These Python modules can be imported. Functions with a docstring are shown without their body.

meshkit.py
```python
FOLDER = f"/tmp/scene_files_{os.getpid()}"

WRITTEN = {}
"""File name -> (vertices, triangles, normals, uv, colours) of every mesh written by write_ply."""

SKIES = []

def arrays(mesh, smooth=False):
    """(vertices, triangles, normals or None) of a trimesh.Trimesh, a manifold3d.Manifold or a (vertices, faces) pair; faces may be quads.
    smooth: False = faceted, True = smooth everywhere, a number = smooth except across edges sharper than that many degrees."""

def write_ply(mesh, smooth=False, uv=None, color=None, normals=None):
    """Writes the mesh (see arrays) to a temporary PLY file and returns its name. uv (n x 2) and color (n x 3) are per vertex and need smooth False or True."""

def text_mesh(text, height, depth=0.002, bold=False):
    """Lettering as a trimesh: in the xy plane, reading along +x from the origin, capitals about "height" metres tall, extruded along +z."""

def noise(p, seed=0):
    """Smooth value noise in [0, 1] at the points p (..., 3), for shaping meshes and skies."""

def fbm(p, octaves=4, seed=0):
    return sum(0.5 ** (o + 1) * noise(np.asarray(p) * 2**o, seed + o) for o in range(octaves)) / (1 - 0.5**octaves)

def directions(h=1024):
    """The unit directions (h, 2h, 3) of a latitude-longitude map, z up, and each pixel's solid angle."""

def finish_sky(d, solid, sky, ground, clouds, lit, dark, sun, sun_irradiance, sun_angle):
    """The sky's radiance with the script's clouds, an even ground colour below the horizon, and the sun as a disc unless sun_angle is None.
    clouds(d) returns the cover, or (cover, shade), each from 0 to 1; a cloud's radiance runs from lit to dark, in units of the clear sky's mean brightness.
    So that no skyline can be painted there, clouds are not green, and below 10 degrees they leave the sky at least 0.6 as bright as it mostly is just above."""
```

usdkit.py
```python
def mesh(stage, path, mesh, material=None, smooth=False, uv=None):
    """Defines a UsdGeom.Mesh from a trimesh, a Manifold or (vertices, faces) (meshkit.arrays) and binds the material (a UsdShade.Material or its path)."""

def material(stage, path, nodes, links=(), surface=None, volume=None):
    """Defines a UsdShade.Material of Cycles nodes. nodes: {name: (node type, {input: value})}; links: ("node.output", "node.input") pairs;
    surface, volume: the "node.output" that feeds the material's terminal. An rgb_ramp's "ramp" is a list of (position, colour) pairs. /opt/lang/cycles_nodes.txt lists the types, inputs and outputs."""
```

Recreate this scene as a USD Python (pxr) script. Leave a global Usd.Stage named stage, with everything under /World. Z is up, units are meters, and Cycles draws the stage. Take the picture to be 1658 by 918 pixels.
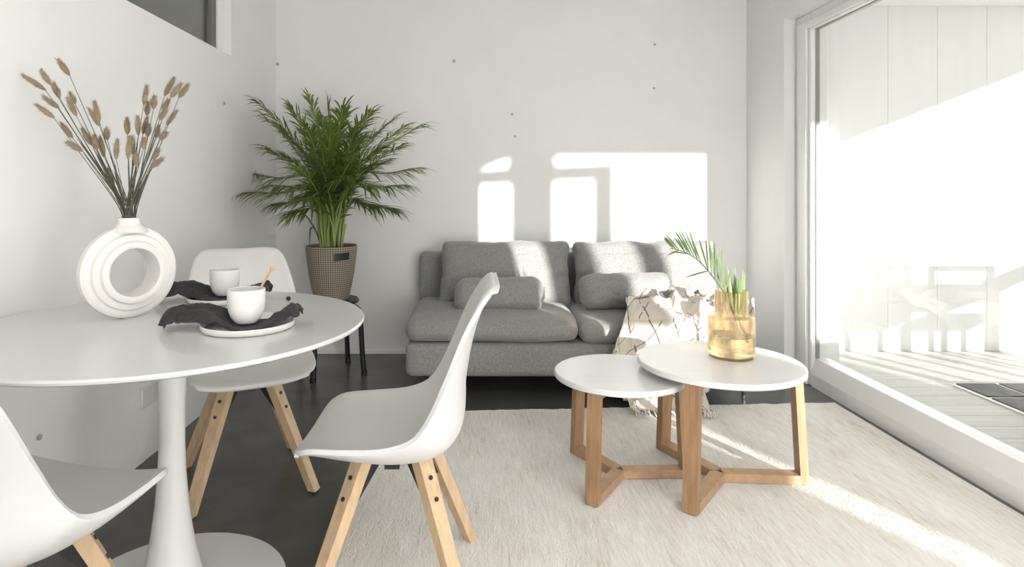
import math, random, numpy as np, trimesh, usdkit, meshkit
import manifold3d as m3
from manifold3d import Manifold
from pxr import Usd, UsdGeom, UsdLux, UsdShade, Gf, Sdf

stage = Usd.Stage.CreateInMemory()
UsdGeom.SetStageUpAxis(stage, 'Z'); UsdGeom.SetStageMetersPerUnit(stage, 1.0)
UsdGeom.Xform.Define(stage, '/World')

# ------------------------------------------------------------------ camera, sky, sun
CAMZ = 1.13
FPX, PX, PY = 1000.0, 775.0, 305.0          # focal length and principal point in picture pixels (shifted lens)
cam = UsdGeom.Camera.Define(stage, '/World/camera')
cam.CreateHorizontalApertureAttr(36.0)
cam.CreateFocalLengthAttr(36.0 * FPX / 1658)
cam.CreateHorizontalApertureOffsetAttr((829 - PX) / 1658 * 36)
cam.CreateVerticalApertureOffsetAttr(-(459 - PY) / 1658 * 36)
cam.CreateFStopAttr(0.0)
cam.CreateClippingRangeAttr((0.05, 1000))
cam.AddTranslateOp().Set((0, 0, CAMZ)); cam.AddRotateXOp().Set(90)
cam.CreateExposureAttr(0.08)

SUN_M, SUN_K = 0.5, 0.2                       # the sun's way per metre towards the back wall: metres to the left, metres down
sky = UsdLux.DomeLight.Define(stage, '/World/sky')
sky.CreateIntensityAttr(0.28); sky.CreateColorAttr((1.0, 1.0, 1.0))
sun = UsdLux.DistantLight.Define(stage, '/World/sun')
sun.CreateIntensityAttr(3.4); sun.CreateNormalizeAttr(True); sun.CreateAngleAttr(0.7); sun.CreateColorAttr((1.0, 0.965, 0.91))
d = np.array([-SUN_M, 1, -SUN_K]); d /= np.linalg.norm(d)
zax = -d; xax = np.cross([0, 0, 1], zax); xax /= np.linalg.norm(xax); yax = np.cross(zax, xax)
sun.AddTransformOp().Set(Gf.Matrix4d(*xax, 0, *yax, 0, *zax, 0, 0, 0, 0, 1))
FILL_LANTERN = 11.0                                  # radiance of the added fill lanterns
FILL_PANEL = 4.0                                    # radiance of the added fill panels

# ------------------------------------------------------------------ materials
MATS = {}
def mat(name, color, rough=0.5, var=0.0, vscale=6.0, bump=0.0, bscale=60.0, stretch=(1, 1, 1), detail=4, bdist=0.01, **kw):
    """principled material whose colour wanders by +-var over an object-space noise, with an optional noise bump"""
    c = np.array(color, float)
    nodes = {'p': ('principled_bsdf', {'base_color': tuple(c), 'roughness': rough, **kw})}
    links = []
    if var or bump:
        nodes['tc'] = ('texture_coordinate', {}); nodes['mp'] = ('mapping', {'scale': stretch}); links.append(('tc.object', 'mp.vector'))
    if var:
        nodes['n'] = ('noise_texture', {'scale': vscale, 'detail': detail, 'roughness': 0.6})
        nodes['r'] = ('rgb_ramp', {'ramp': [(0.3, tuple(np.clip(c * (1 - var), 0, 1))), (0.7, tuple(np.clip(c * (1 + var), 0, 1)))]})
        links += [('mp.vector', 'n.vector'), ('n.fac', 'r.fac'), ('r.color', 'p.base_color')]
    if bump:
        nodes['bn'] = ('noise_texture', {'scale': bscale, 'detail': 3}); nodes['b'] = ('bump', {'strength': bump, 'distance': bdist})
        links += [('mp.vector', 'bn.vector'), ('bn.fac', 'b.height'), ('b.normal', 'p.normal')]
    MATS[name] = usdkit.material(stage, '/World/Looks/' + name, nodes, links, surface='p.BSDF')
    return MATS[name]

mat('wall_paint', (0.865, 0.86, 0.85), 0.7, var=0.015, vscale=3, bump=0.05, bscale=180, bdist=0.002)
mat('ceiling_paint', (0.86, 0.86, 0.855), 0.8)
mat('white_trim', (0.86, 0.86, 0.85), 0.35)
mat('floor_dark', (0.088, 0.087, 0.083), 0.27, var=0.35, vscale=2.2, bump=0.06, bscale=90, bdist=0.003)
mat('seal', (0.30, 0.31, 0.28), 0.5)
mat('sofa_fabric', (0.26, 0.26, 0.255), 0.9, var=0.30, vscale=150, bump=0.35, bscale=420, bdist=0.004, sheen_weight=0.25)
mat('chair_shell', (0.71, 0.71, 0.71), 0.33)
mat('chair_pad', (0.70, 0.69, 0.67), 0.42, bump=0.04, bscale=300, bdist=0.002)
mat('leg_wood', (0.60, 0.44, 0.275), 0.45, var=0.16, vscale=9, stretch=(6, 6, 0.6), detail=6)
mat('table_wood', (0.335, 0.20, 0.105), 0.45, var=0.28, vscale=10, stretch=(5, 5, 0.6), detail=6)
mat('bar_wood', (0.43, 0.275, 0.155), 0.45, var=0.15, vscale=8, stretch=(3, 3, 3), detail=6)
mat('black_metal', (0.016, 0.016, 0.017), 0.4)
mat('bolt', (0.045, 0.045, 0.05), 0.35, metallic=0.6)
mat('chrome', (0.75, 0.75, 0.75), 0.15, metallic=1.0)
mat('lacquer', (0.69, 0.69, 0.685), 0.28, coat_weight=0.3, coat_roughness=0.12)
mat('coffee_top', (0.80, 0.80, 0.795), 0.33, var=0.02, vscale=5, stretch=(1, 8, 1))
mat('ceramic', (0.80, 0.785, 0.76), 0.55, var=0.02, vscale=20)
mat('cup_glaze', (0.80, 0.79, 0.775), 0.35)
mat('linen', (0.030, 0.030, 0.031), 0.95, var=0.25, vscale=90, bump=0.3, bscale=500, bdist=0.003, sheen_weight=0.08)
mat('spoon_wood', (0.55, 0.35, 0.19), 0.5, var=0.1, vscale=30)
mat('tea', (0.12, 0.07, 0.03), 0.1)
mat('soil', (0.03, 0.022, 0.016), 0.95, bump=0.8, bscale=60)
mat('cane', (0.27, 0.33, 0.10), 0.45, var=0.3, vscale=14, stretch=(1, 1, 0.4))
mat('straw', (0.31, 0.232, 0.150), 0.9, var=0.25, vscale=60, sheen_weight=0.4)
mat('stalk', (0.10, 0.10, 0.075), 0.8, var=0.25, vscale=40)
mat('outlet_white', (0.72, 0.72, 0.71), 0.4)
mat('outlet_dark', (0.25, 0.25, 0.25), 0.5)
mat('wall_plug', (0.42, 0.42, 0.42), 0.7)
mat('unlit_room_dark', (0.105, 0.10, 0.092), 0.8, var=0.06, vscale=4)  # dark tone standing for an unlit room behind the high window
mat('frame_dark', (0.16, 0.155, 0.145), 0.5)
mat('facade_board', (0.84, 0.84, 0.835), 0.6, var=0.02, vscale=3, stretch=(4, 1, 0.4))
mat('deck_board', (0.40, 0.40, 0.385), 0.6, var=0.12, vscale=4, stretch=(0.6, 8, 1))
mat('mat_rubber', (0.02, 0.021, 0.02), 0.6)
mat('grey_metal', (0.35, 0.36, 0.36), 0.45)
mat('ground_grey', (0.30, 0.30, 0.285), 0.9, var=0.2, vscale=1.5)
MATS['mesh_fabric'] = usdkit.material(stage, '/World/Looks/mesh_fabric', {'p': ('principled_bsdf', {'base_color': (0.35, 0.36, 0.36), 'roughness': 0.7}), 't': ('transparent_bsdf', {}), 'x': ('mix_closure', {'fac': 0.35})},
    [('p.BSDF', 'x.closure1'), ('t.BSDF', 'x.closure2')], surface='x.closure')
mat('canvas', (0.62, 0.60, 0.56), 0.9)
mat('fringe_wool', (0.78, 0.74, 0.68), 0.95)

def leaf_mat(name, c, tr):
    MATS[name] = usdkit.material(stage, '/World/Looks/' + name, {
        'tc': ('texture_coordinate', {}), 'n': ('noise_texture', {'scale': 9.0, 'detail': 2}),
        'r': ('rgb_ramp', {'ramp': [(0.3, tuple(np.array(c) * 0.6)), (0.7, tuple(np.array(c) * 1.35))]}),
        'p': ('principled_bsdf', {'roughness': 0.38}), 't': ('translucent_bsdf', {'color': tr}), 'x': ('mix_closure', {'fac': 0.3}),
        'oi': ('object_info', {}), 'mr': ('map_range', {'to_min': 0.55, 'to_max': 1.55}), 'hv': ('hsv', {})},
        [('tc.object', 'n.vector'), ('n.fac', 'r.fac'), ('oi.random', 'mr.value'), ('mr.result', 'hv.value'), ('r.color', 'hv.color'), ('hv.color', 'p.base_color'), ('p.BSDF', 'x.closure1'), ('t.BSDF', 'x.closure2')], surface='x.closure')
leaf_mat('palm_leaf', (0.125, 0.175, 0.040), (0.28, 0.36, 0.08))
leaf_mat('cut_leaf', (0.13, 0.19, 0.07), (0.22, 0.30, 0.10))

def rug_material():
    # cream wool: fine streaks along the pile rows and broad mottling
    MATS['rug_wool'] = usdkit.material(stage, '/World/Looks/rug_wool', {
        'tc': ('texture_coordinate', {}), 'm1': ('mapping', {'scale': (90.0, 9.0, 1.0)}), 'n1': ('noise_texture', {'scale': 1.0, 'detail': 5, 'roughness': 0.65}),
        'm2': ('mapping', {'scale': (7.0, 2.0, 1.0)}), 'n2': ('noise_texture', {'scale': 1.0, 'detail': 3}),
        'mx': ('mix_float', {'fac': 0.35}),
        'r': ('rgb_ramp', {'ramp': [(0.28, (0.50, 0.44, 0.36)), (0.44, (0.75, 0.71, 0.65)), (0.62, (0.86, 0.84, 0.805))]}),
        'm3': ('mapping', {'scale': (150.0, 60.0, 1.0)}), 'n3': ('noise_texture', {'scale': 1.0, 'detail': 3}),
        'b': ('bump', {'strength': 0.7, 'distance': 0.008}), 'p': ('principled_bsdf', {'roughness': 0.95, 'sheen_weight': 0.2})},
        [('tc.object', 'm1.vector'), ('tc.object', 'm2.vector'), ('tc.object', 'm3.vector'), ('m1.vector', 'n1.vector'), ('m2.vector', 'n2.vector'), ('m3.vector', 'n3.vector'),
         ('n1.fac', 'mx.a'), ('n2.fac', 'mx.b'), ('mx.result', 'r.fac'), ('r.color', 'p.base_color'), ('n3.fac', 'b.height'), ('b.normal', 'p.normal')], surface='p.BSDF')
rug_material()

def throw_material():
    # off-white wool with thin brown lozenge lines (woven in, follows the cloth's st)
    MATS['throw_wool'] = usdkit.material(stage, '/World/Looks/throw_wool', {
        'uv': ('uvmap', {'attribute': 'st'}), 'mp': ('mapping', {'rotation': (0, 0, math.radians(45)), 'scale': (9.5, 9.5, 1)}), 's': ('separate_xyz', {}),
        'fx': ('math', {'math_type': 'fraction'}), 'fy': ('math', {'math_type': 'fraction'}),
        'lx': ('math', {'math_type': 'less_than', 'value2': 0.06}), 'ly': ('math', {'math_type': 'less_than', 'value2': 0.05}),
        'mxm': ('math', {'math_type': 'maximum'}), 'n': ('noise_texture', {'scale': 14.0}), 'g': ('math', {'math_type': 'greater_than', 'value2': 0.47}), 'mu': ('math', {'math_type': 'multiply'}),
        'c': ('mix', {'color1': (0.66, 0.61, 0.545), 'color2': (0.16, 0.11, 0.07)}),
        'p': ('principled_bsdf', {'roughness': 0.95, 'sheen_weight': 0.2})},
        [('uv.UV', 'mp.vector'), ('mp.vector', 's.vector'), ('s.x', 'fx.value1'), ('s.y', 'fy.value1'), ('fx.value', 'lx.value1'), ('fy.value', 'ly.value1'),
         ('lx.value', 'mxm.value1'), ('ly.value', 'mxm.value2'), ('uv.UV', 'n.vector'), ('n.fac', 'g.value1'), ('mxm.value', 'mu.value1'), ('g.value', 'mu.value2'),
         ('mu.value', 'c.fac'), ('c.color', 'p.base_color')], surface='p.BSDF')
throw_material()

def pot_material():
    # tan plaited fibre with small dark holes on a diagonal grid (st = metres round and up)
    MATS['pot_weave'] = usdkit.material(stage, '/World/Looks/pot_weave', {
        'uv': ('uvmap', {'attribute': 'st'}), 'mp': ('mapping', {'rotation': (0, 0, math.radians(45)), 'scale': (112.0, 112.0, 1)}), 'ck': ('checker_texture', {'scale': 1.0, 'color1': (1, 1, 1), 'color2': (0, 0, 0)}),
        'c': ('mix', {'color1': (0.12, 0.10, 0.075), 'color2': (0.40, 0.345, 0.265)}), 'b': ('bump', {'strength': 0.6, 'distance': 0.004}),
        'p': ('principled_bsdf', {'roughness': 0.7})},
        [('uv.UV', 'mp.vector'), ('mp.vector', 'ck.vector'), ('ck.fac', 'c.fac'), ('c.color', 'p.base_color'), ('ck.fac', 'b.height'), ('b.normal', 'p.normal')], surface='p.BSDF')
pot_material()

MATS['window_glass'] = usdkit.material(stage, '/World/Looks/window_glass', {
    'lw': ('layer_weight', {'blend': 0.5}), 'pw': ('math', {'math_type': 'power', 'value2': 4.0}), 'ma': ('math', {'math_type': 'multiply_add', 'value2': 0.9, 'value3': 0.03}),
    't': ('transparent_bsdf', {'color': (0.97, 0.98, 0.975)}), 'g': ('glossy_bsdf', {'color': (1, 1, 1), 'roughness': 0.0}), 'x': ('mix_closure', {})},
    [('lw.facing', 'pw.value1'), ('pw.value', 'ma.value1'), ('ma.value', 'x.fac'), ('t.BSDF', 'x.closure1'), ('g.BSDF', 'x.closure2')], surface='x.closure')
MATS['amber_glass'] = usdkit.material(stage, '/World/Looks/amber_glass', {
    'g': ('principled_bsdf', {'base_color': (0.97, 0.905, 0.775), 'roughness': 0.02, 'transmission_weight': 1.0, 'ior': 1.45}),
    't': ('transparent_bsdf', {'color': (0.97, 0.90, 0.775)}), 'x': ('mix_closure', {'fac': 0.62})},
    [('g.BSDF', 'x.closure1'), ('t.BSDF', 'x.closure2')], surface='x.closure')
MATS['water'] = usdkit.material(stage, '/World/Looks/water', {'p': ('principled_bsdf', {'base_color': (0.97, 0.95, 0.90), 'roughness': 0.0, 'transmission_weight': 1.0, 'ior': 1.33})}, [], surface='p.BSDF')
MATS['lantern_fill_glow'] = usdkit.material(stage, '/World/Looks/lantern_fill_glow', {'e': ('emission', {'color': (1.0, 0.985, 0.96), 'strength': FILL_LANTERN})}, [], surface='e.emission')
MATS['panel_fill_glow'] = usdkit.material(stage, '/World/Looks/panel_fill_glow', {'e': ('emission', {'color': (1.0, 0.985, 0.96), 'strength': FILL_PANEL})}, [], surface='e.emission')

# ------------------------------------------------------------------ scene helpers
USED = {}
def numbered(parent, name):
    k = (parent, name); n = USED.get(k, 0); USED[k] = n + 1
    return name if n == 0 else f'{name}_{n:03d}'
def tag(prim, label=None, cat=None, group=None, kind=None):
    for k, v in (('label', label), ('category', cat), ('group', group), ('kind', kind)):
        if v: prim.SetCustomDataByKey(k, v)
    return prim
def place(prim, loc, rz=0.0):
    x = UsdGeom.Xformable(prim); x.ClearXformOpOrder()
    x.AddTranslateOp().Set(Gf.Vec3d(*map(float, loc)))
    x.AddRotateZOp().Set(float(rz))
def thing(name, label, cat, loc=(0, 0, 0), rz=0.0, group=None, kind=None):
    p = UsdGeom.Xform.Define(stage, '/World/' + numbered('/World', name)).GetPrim()
    place(p, loc, rz); return tag(p, label, cat, group, kind)
def part(name, mesh, m, parent=None, smooth=False, uv=None, label=None, kind=None):
    base = str(parent.GetPath()) if parent else '/World'
    pr = usdkit.mesh(stage, base + '/' + numbered(base, name), mesh, MATS[m], smooth=smooth, uv=uv).GetPrim()
    return tag(pr, label, kind=kind)
def struct(name, mesh, m, label=None, smooth=False):
    return tag(part(name, mesh, m, None, smooth), label, None, None, 'structure')
def dup(root, loc, rz, label, group=None):
    was = root.GetCustomData()
    p = thing(root.GetName().rstrip('0123456789').rstrip('_'), label, was['category'], loc, rz, group or was.get('group'))
    p.GetReferences().AddInternalReference(root.GetPath()); p.SetInstanceable(True)
    return p

def cube(x0, x1, y0, y1, z0, z1): return Manifold.cube((x1 - x0, y1 - y0, z1 - z0)).translate((x0, y0, z0))
def cbox(x0, x1, y0, y1, z0, z1, b=0.004):
    """chamfered box"""
    pts = []
    for sx, x in ((1, x0), (-1, x1)):
        for sy, y in ((1, y0), (-1, y1)):
            for sz, z in ((1, z0), (-1, z1)):
                pts += [(x + sx * b, y + sy * b, z), (x + sx * b, y, z + sz * b), (x, y + sy * b, z + sz * b)]
    return Manifold.hull_points(pts)
def hull(pts): return Manifold.hull_points([tuple(map(float, p)) for p in pts])
def tri(man):
    m = man.to_mesh(); return trimesh.Trimesh(np.array(m.vert_properties[:, :3]), np.array(m.tri_verts), process=False)
def cat(ms): return trimesh.util.concatenate([tri(m) if hasattr(m, 'to_mesh') else m for m in ms])
def lathe(profile, n=64, loc=(0, 0, 0)):
    """closed or open profile (r, z) turned about z; r = 0 ends are merged"""
    pr = np.array(profile, float); a = np.arange(n) * 2 * math.pi / n
    V = np.stack([pr[:, None, 0] * np.cos(a), pr[:, None, 0] * np.sin(a), np.repeat(pr[:, 1:2], n, 1)], -1).reshape(-1, 3) + loc
    i, j = np.meshgrid(np.arange(len(pr) - 1), np.arange(n), indexing='ij')
    q = np.stack([i * n + j, i * n + (j + 1) % n, (i + 1) * n + (j + 1) % n, (i + 1) * n + j], -1).reshape(-1, 4)
    F = np.vstack([q[:, [0, 1, 2]], q[:, [0, 2, 3]]])
    m = trimesh.Trimesh(V, F, process=True); m.update_faces(m.nondegenerate_faces())
    return m if m.volume > 0 else trimesh.Trimesh(m.vertices, m.faces[:, ::-1], process=False)
def tube(P, r, sides=8, cap=True):
    P = np.asarray(P, float); R = np.broadcast_to(r, (len(P),)).astype(float)
    T = np.gradient(P, axis=0); T /= np.linalg.norm(T, axis=1, keepdims=True) + 1e-12
    ref = np.array([0.31, 0.17, 0.93]) if abs(T[0] @ [0.31, 0.17, 0.93]) < 0.9 else np.array([1.0, 0.2, 0])
    A = np.zeros_like(P); a = np.cross(T[0], ref); a /= np.linalg.norm(a)
    for k in range(len(P)):
        a = a - T[k] * (a @ T[k]); a /= np.linalg.norm(a); A[k] = a
    B = np.cross(T, A); th = np.arange(sides) * 2 * math.pi / sides
    V = (P[:, None] + R[:, None, None] * (np.cos(th)[None, :, None] * A[:, None] + np.sin(th)[None, :, None] * B[:, None])).reshape(-1, 3)
    n = len(P); i, j = np.meshgrid(np.arange(n - 1), np.arange(sides), indexing='ij')
    q = np.stack([i * sides + j, i * sides + (j + 1) % sides, (i + 1) * sides + (j + 1) % sides, (i + 1) * sides + j], -1).reshape(-1, 4)
    F = [q[:, [0, 1, 2]], q[:, [0, 2, 3]]]
    if cap:
        V = np.vstack([V, P[:1], P[-1:]]); c0, c1 = n * sides, n * sides + 1; jj = np.arange(sides)
        F += [np.stack([(jj + 1) % sides, jj, np.full(sides, c0)], 1), np.stack([(n - 1) * sides + jj, (n - 1) * sides + (jj + 1) % sides, np.full(sides, c1)], 1)]
    return trimesh.Trimesh(V, np.vstack(F), process=False)
def curve(pts, n=16):
    """Catmull-Rom through pts"""
    P = np.array(pts, float); P = np.vstack([2 * P[0] - P[1], P, 2 * P[-1] - P[-2]]); out = []
    m = len(P) - 3
    for t in np.linspace(0, m, n):
        k = min(int(t), m - 1); u = t - k; a, b, c, e = P[k:k + 4]
        out.append(0.5 * (2 * b + (c - a) * u + (2 * a - 5 * b + 4 * c - e) * u * u + (3 * b - a - 3 * c + e) * u ** 3))
    return np.array(out)
def grid_faces(nu, nv):
    i, j = np.meshgrid(np.arange(nu - 1), np.arange(nv - 1), indexing='ij')
    q = np.stack([i * nv + j, (i + 1) * nv + j, (i + 1) * nv + j + 1, i * nv + j + 1], -1).reshape(-1, 4)
    return np.vstack([q[:, [0, 1, 2]], q[:, [0, 2, 3]]])
def grid_normals(V):
    du = np.gradient(V, axis=0); dv = np.gradient(V, axis=1); n = np.cross(du, dv)
    return n / (np.linalg.norm(n, axis=-1, keepdims=True) + 1e-12)
def sheet(V, thick):
    """a closed, thin solid round the grid of points V (nu, nv, 3), thickness towards -normal"""
    nu, nv = V.shape[:2]; N = grid_normals(V); t = np.asarray(thick)
    W = V - N * (t[..., None] if t.ndim else t)
    f = grid_faces(nu, nv); o = nu * nv
    idx = np.arange(o).reshape(nu, nv)
    ring = np.concatenate([idx[:-1, 0], idx[-1, :-1], idx[:0:-1, -1], idx[0, :0:-1]])
    nx = np.roll(ring, -1)
    side = np.vstack([np.stack([ring, ring + o, nx], 1), np.stack([nx, ring + o, nx + o], 1)])
    m = trimesh.Trimesh(np.vstack([V.reshape(-1, 3), W.reshape(-1, 3)]), np.vstack([f, f[:, ::-1] + o, side[:, ::-1]]), process=False)
    return m if m.volume > 0 else trimesh.Trimesh(m.vertices, m.faces[:, ::-1], process=False)
def cushion(hx, hy, hz, r, puff=0.02, seed=0, wrinkle=0.006, edge=0.03, wscale=7.0, axes=(1, 1, 1)):
    """an upholstered block of half sizes hx, hy, hz with soft edges of radius r, puffed on all faces"""
    m = trimesh.creation.box((2 * hx, 2 * hy, 2 * hz)).subdivide_to_size(edge); m.merge_vertices()
    V = np.array(m.vertices); h = np.array([hx, hy, hz]); rr = np.minimum(r, h * 0.98)
    inner = np.clip(V, -(h - rr), h - rr); D = (V - inner) / rr; L = np.linalg.norm(D, axis=1, keepdims=True)
    V = inner + D / np.maximum(L, 1e-9) * rr * np.minimum(L, 1)
    u = V / h; n = D / np.maximum(L, 1e-9)
    for k in range(3):
        a, b = [x for x in range(3) if x != k]
        V[:, k] += np.sign(V[:, k]) * np.abs(u[:, k]) ** 2 * puff * axes[k] * np.clip(1 - u[:, a] ** 2, 0, 1) ** 0.7 * np.clip(1 - u[:, b] ** 2, 0, 1) ** 0.7
    w = meshkit.fbm(V * wscale + seed * 17.3, 3, seed) - 0.5
    V = V + n * (w * wrinkle * 2)[:, None]
    return trimesh.Trimesh(V, m.faces, process=False)
def rot(axis, deg, about=(0, 0, 0)): return trimesh.transformations.rotation_matrix(math.radians(deg), axis, about)
def moved(m, t=None, *mats):
    m = m.copy()
    for x in mats: m.apply_transform(x)
    if t is not None: m.apply_translation(t)
    return m
def pix(px, py, Y): return np.array([(px - PX) / FPX * Y, Y, CAMZ - (py - PY) / FPX * Y])

# ------------------------------------------------------------------ the room
XL, XR, YB, YF, ZC = -1.385, 1.83, 4.22, -4.6, 2.75
XO = 2.16                                     # outer face of the window wall
WY0, WY1, WZ1 = -0.16, 3.70, 2.14             # opening in the window wall
struct('floor', cube(XL, 1.90, YF, YB, -0.10, 0.0), 'floor_dark', 'dark charcoal floor')
struct('wall_back', cube(XL - 0.2, XO, YB, YB + 0.08, -0.1, ZC + 0.1), 'wall_paint', 'white back wall behind the sofa')
lw = cube(XL - 0.2, XL, YF - 0.2, YB, -0.1, ZC + 0.1) - cube(XL - 0.3, XL + 0.1, 1.55, 3.458, 1.87, 2.50)
struct('wall_left', lw, 'wall_paint', 'white left wall beside the dining table')
rw = cube(XR, XO, YF - 0.2, YB, -0.1, ZC + 0.1) - cube(XR - 0.1, XO + 0.1, WY0, WY1, -0.2, WZ1)
struct('wall_right', rw, 'wall_paint', 'white right wall round the big window')
struct('wall_rear', cube(XL - 0.2, XO, YF - 0.2, YF, -0.1, ZC + 0.1), 'wall_paint', 'white wall behind the viewer')
struct('ceiling', cube(XL - 0.2, XO, YF - 0.2, YB, ZC, ZC + 0.1), 'ceiling_paint', 'white ceiling')
struct('baseboard_back', cbox(XL, XR, YB - 0.008, YB, 0, 0.03, 0.002), 'white_trim')

# big fixed window on the right
w1 = tag(UsdGeom.Xform.Define(stage, '/World/window_1').GetPrim(), 'large fixed window with white frame looking onto the terrace', None, None, 'structure')
GX = 1.935
part('frame', cbox(1.90, 2.0, 3.53, 3.70, 0.0, WZ1, 0.006), 'white_trim', w1)              # far post
part('frame', cbox(1.90, 2.0, WY0, 0.26, 0.0, WZ1, 0.006), 'white_trim', w1)               # near post
part('frame', cbox(1.90, 1.95, 0.26, 3.53, 2.042, WZ1, 0.004), 'white_trim', w1)            # top rail
part('sill', cat([hull([(1.90, 0.26, 0.0), (1.90, 0.26, 0.072), (1.905, 0.26, 0.078), (1.925, 0.26, 0.158), (1.96, 0.26, 0.165), (2.0, 0.26, 0.16), (2.0, 0.26, 0.0),
     (1.90, 3.53, 0.0), (1.90, 3.53, 0.072), (1.905, 3.53, 0.078), (1.925, 3.53, 0.158), (1.96, 3.53, 0.165), (2.0, 3.53, 0.16), (2.0, 3.53, 0.0)])]), 'white_trim', w1)
part('trim_bead', cbox(1.885, 1.90, 3.56, 3.655, 0.0, 2.09, 0.004), 'white_trim', w1)
part('trim_bead', cbox(1.885, 1.90, -0.04, 3.56, 2.05, 2.09, 0.004), 'white_trim', w1)
part('seal', cube(1.925, 1.945, 3.522, 3.53, 0.16, 2.040), 'seal', w1)
part('seal', cube(1.925, 1.945, 0.26, 3.53, 2.036, 2.042), 'seal', w1)
part('pane', cube(GX - 0.003, GX + 0.003, 0.26, 3.525, 0.155, 2.040), 'window_glass', w1)

# high internal window on the left wall
w2 = tag(UsdGeom.Xform.Define(stage, '/World/window_2').GetPrim(), 'high narrow window with dark glass at the top of the left wall', None, None, 'structure')
part('frame', cbox(XL - 0.10, XL - 0.045, 3.40, 3.458, 1.87, 2.50, 0.004), 'white_trim', w2)
part('frame', cbox(XL - 0.10, XL - 0.045, 1.55, 1.60, 1.87, 2.50, 0.004), 'white_trim', w2)
part('frame', cbox(XL - 0.10, XL - 0.045, 1.60, 3.40, 2.45, 2.50, 0.004), 'white_trim', w2)
part('inner_frame', cbox(XL - 0.095, XL - 0.06, 3.345, 3.40, 1.87, 2.45, 0.003), 'frame_dark', w2)
part('pane', cube(XL - 0.085, XL - 0.08, 1.60, 3.345, 1.872, 2.45), 'window_glass', w2)
part('blind', cube(XL - 0.135, XL - 0.13, 1.56, 3.44, 1.872, 2.49), 'unlit_room_dark', w2, label='dark sheet standing for the unlit room behind the glass')  # dark sheet in place of the unlit room beyond

# fill panels added out of view to brighten the room
for k, (cx, cy) in enumerate(((1.12, 0.0), (1.12, -1.7), (-0.5, -3.4))):
    t = thing('ceiling_light', 'added flat white fill panel ' + ['over the window side, nearest the viewer', 'over the window side, behind the viewer', 'on the left, furthest behind the viewer'][k], 'fill_lamp', (cx, cy, ZC), 0, 'added fill panels')
    part('frame', cube(-0.64, 0.64, -0.64, 0.64, -0.05, 0.0) - cube(-0.6, 0.6, -0.6, 0.6, -0.1, -0.03), 'white_trim', t)
    part('diffuser', cube(-0.598, 0.598, -0.598, 0.598, -0.048, -0.032), 'panel_fill_glow', t)

for k, (gx, gy, lab) in enumerate(((1.45, -0.50, 'added tall white fill lantern on the window side of the room'), (1.10, -2.3, 'added tall white fill lantern further behind the viewer'))):  # lanterns added out of view as fill light
    t = thing('floor_lantern', lab, 'fill_lamp', (gx, gy, 0), 0, 'added fill lanterns')
    part('shade', lathe([(0, 0.06), (0.24, 0.06), (0.25, 0.08), (0.25, 1.33), (0.24, 1.35), (0, 1.35)], 48), 'lantern_fill_glow', t, smooth=40)
    part('base', lathe([(0, 0), (0.16, 0), (0.16, 0.03), (0.03, 0.05), (0.03, 0.062), (0, 0.062)], 32), 'black_metal', t, smooth=40)
    part('rim', lathe([(0.2405, 1.349), (0.2415, 1.356), (0.20, 1.358), (0.20, 1.351), (0.2405, 1.349)], 48), 'white_trim', t)

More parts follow.
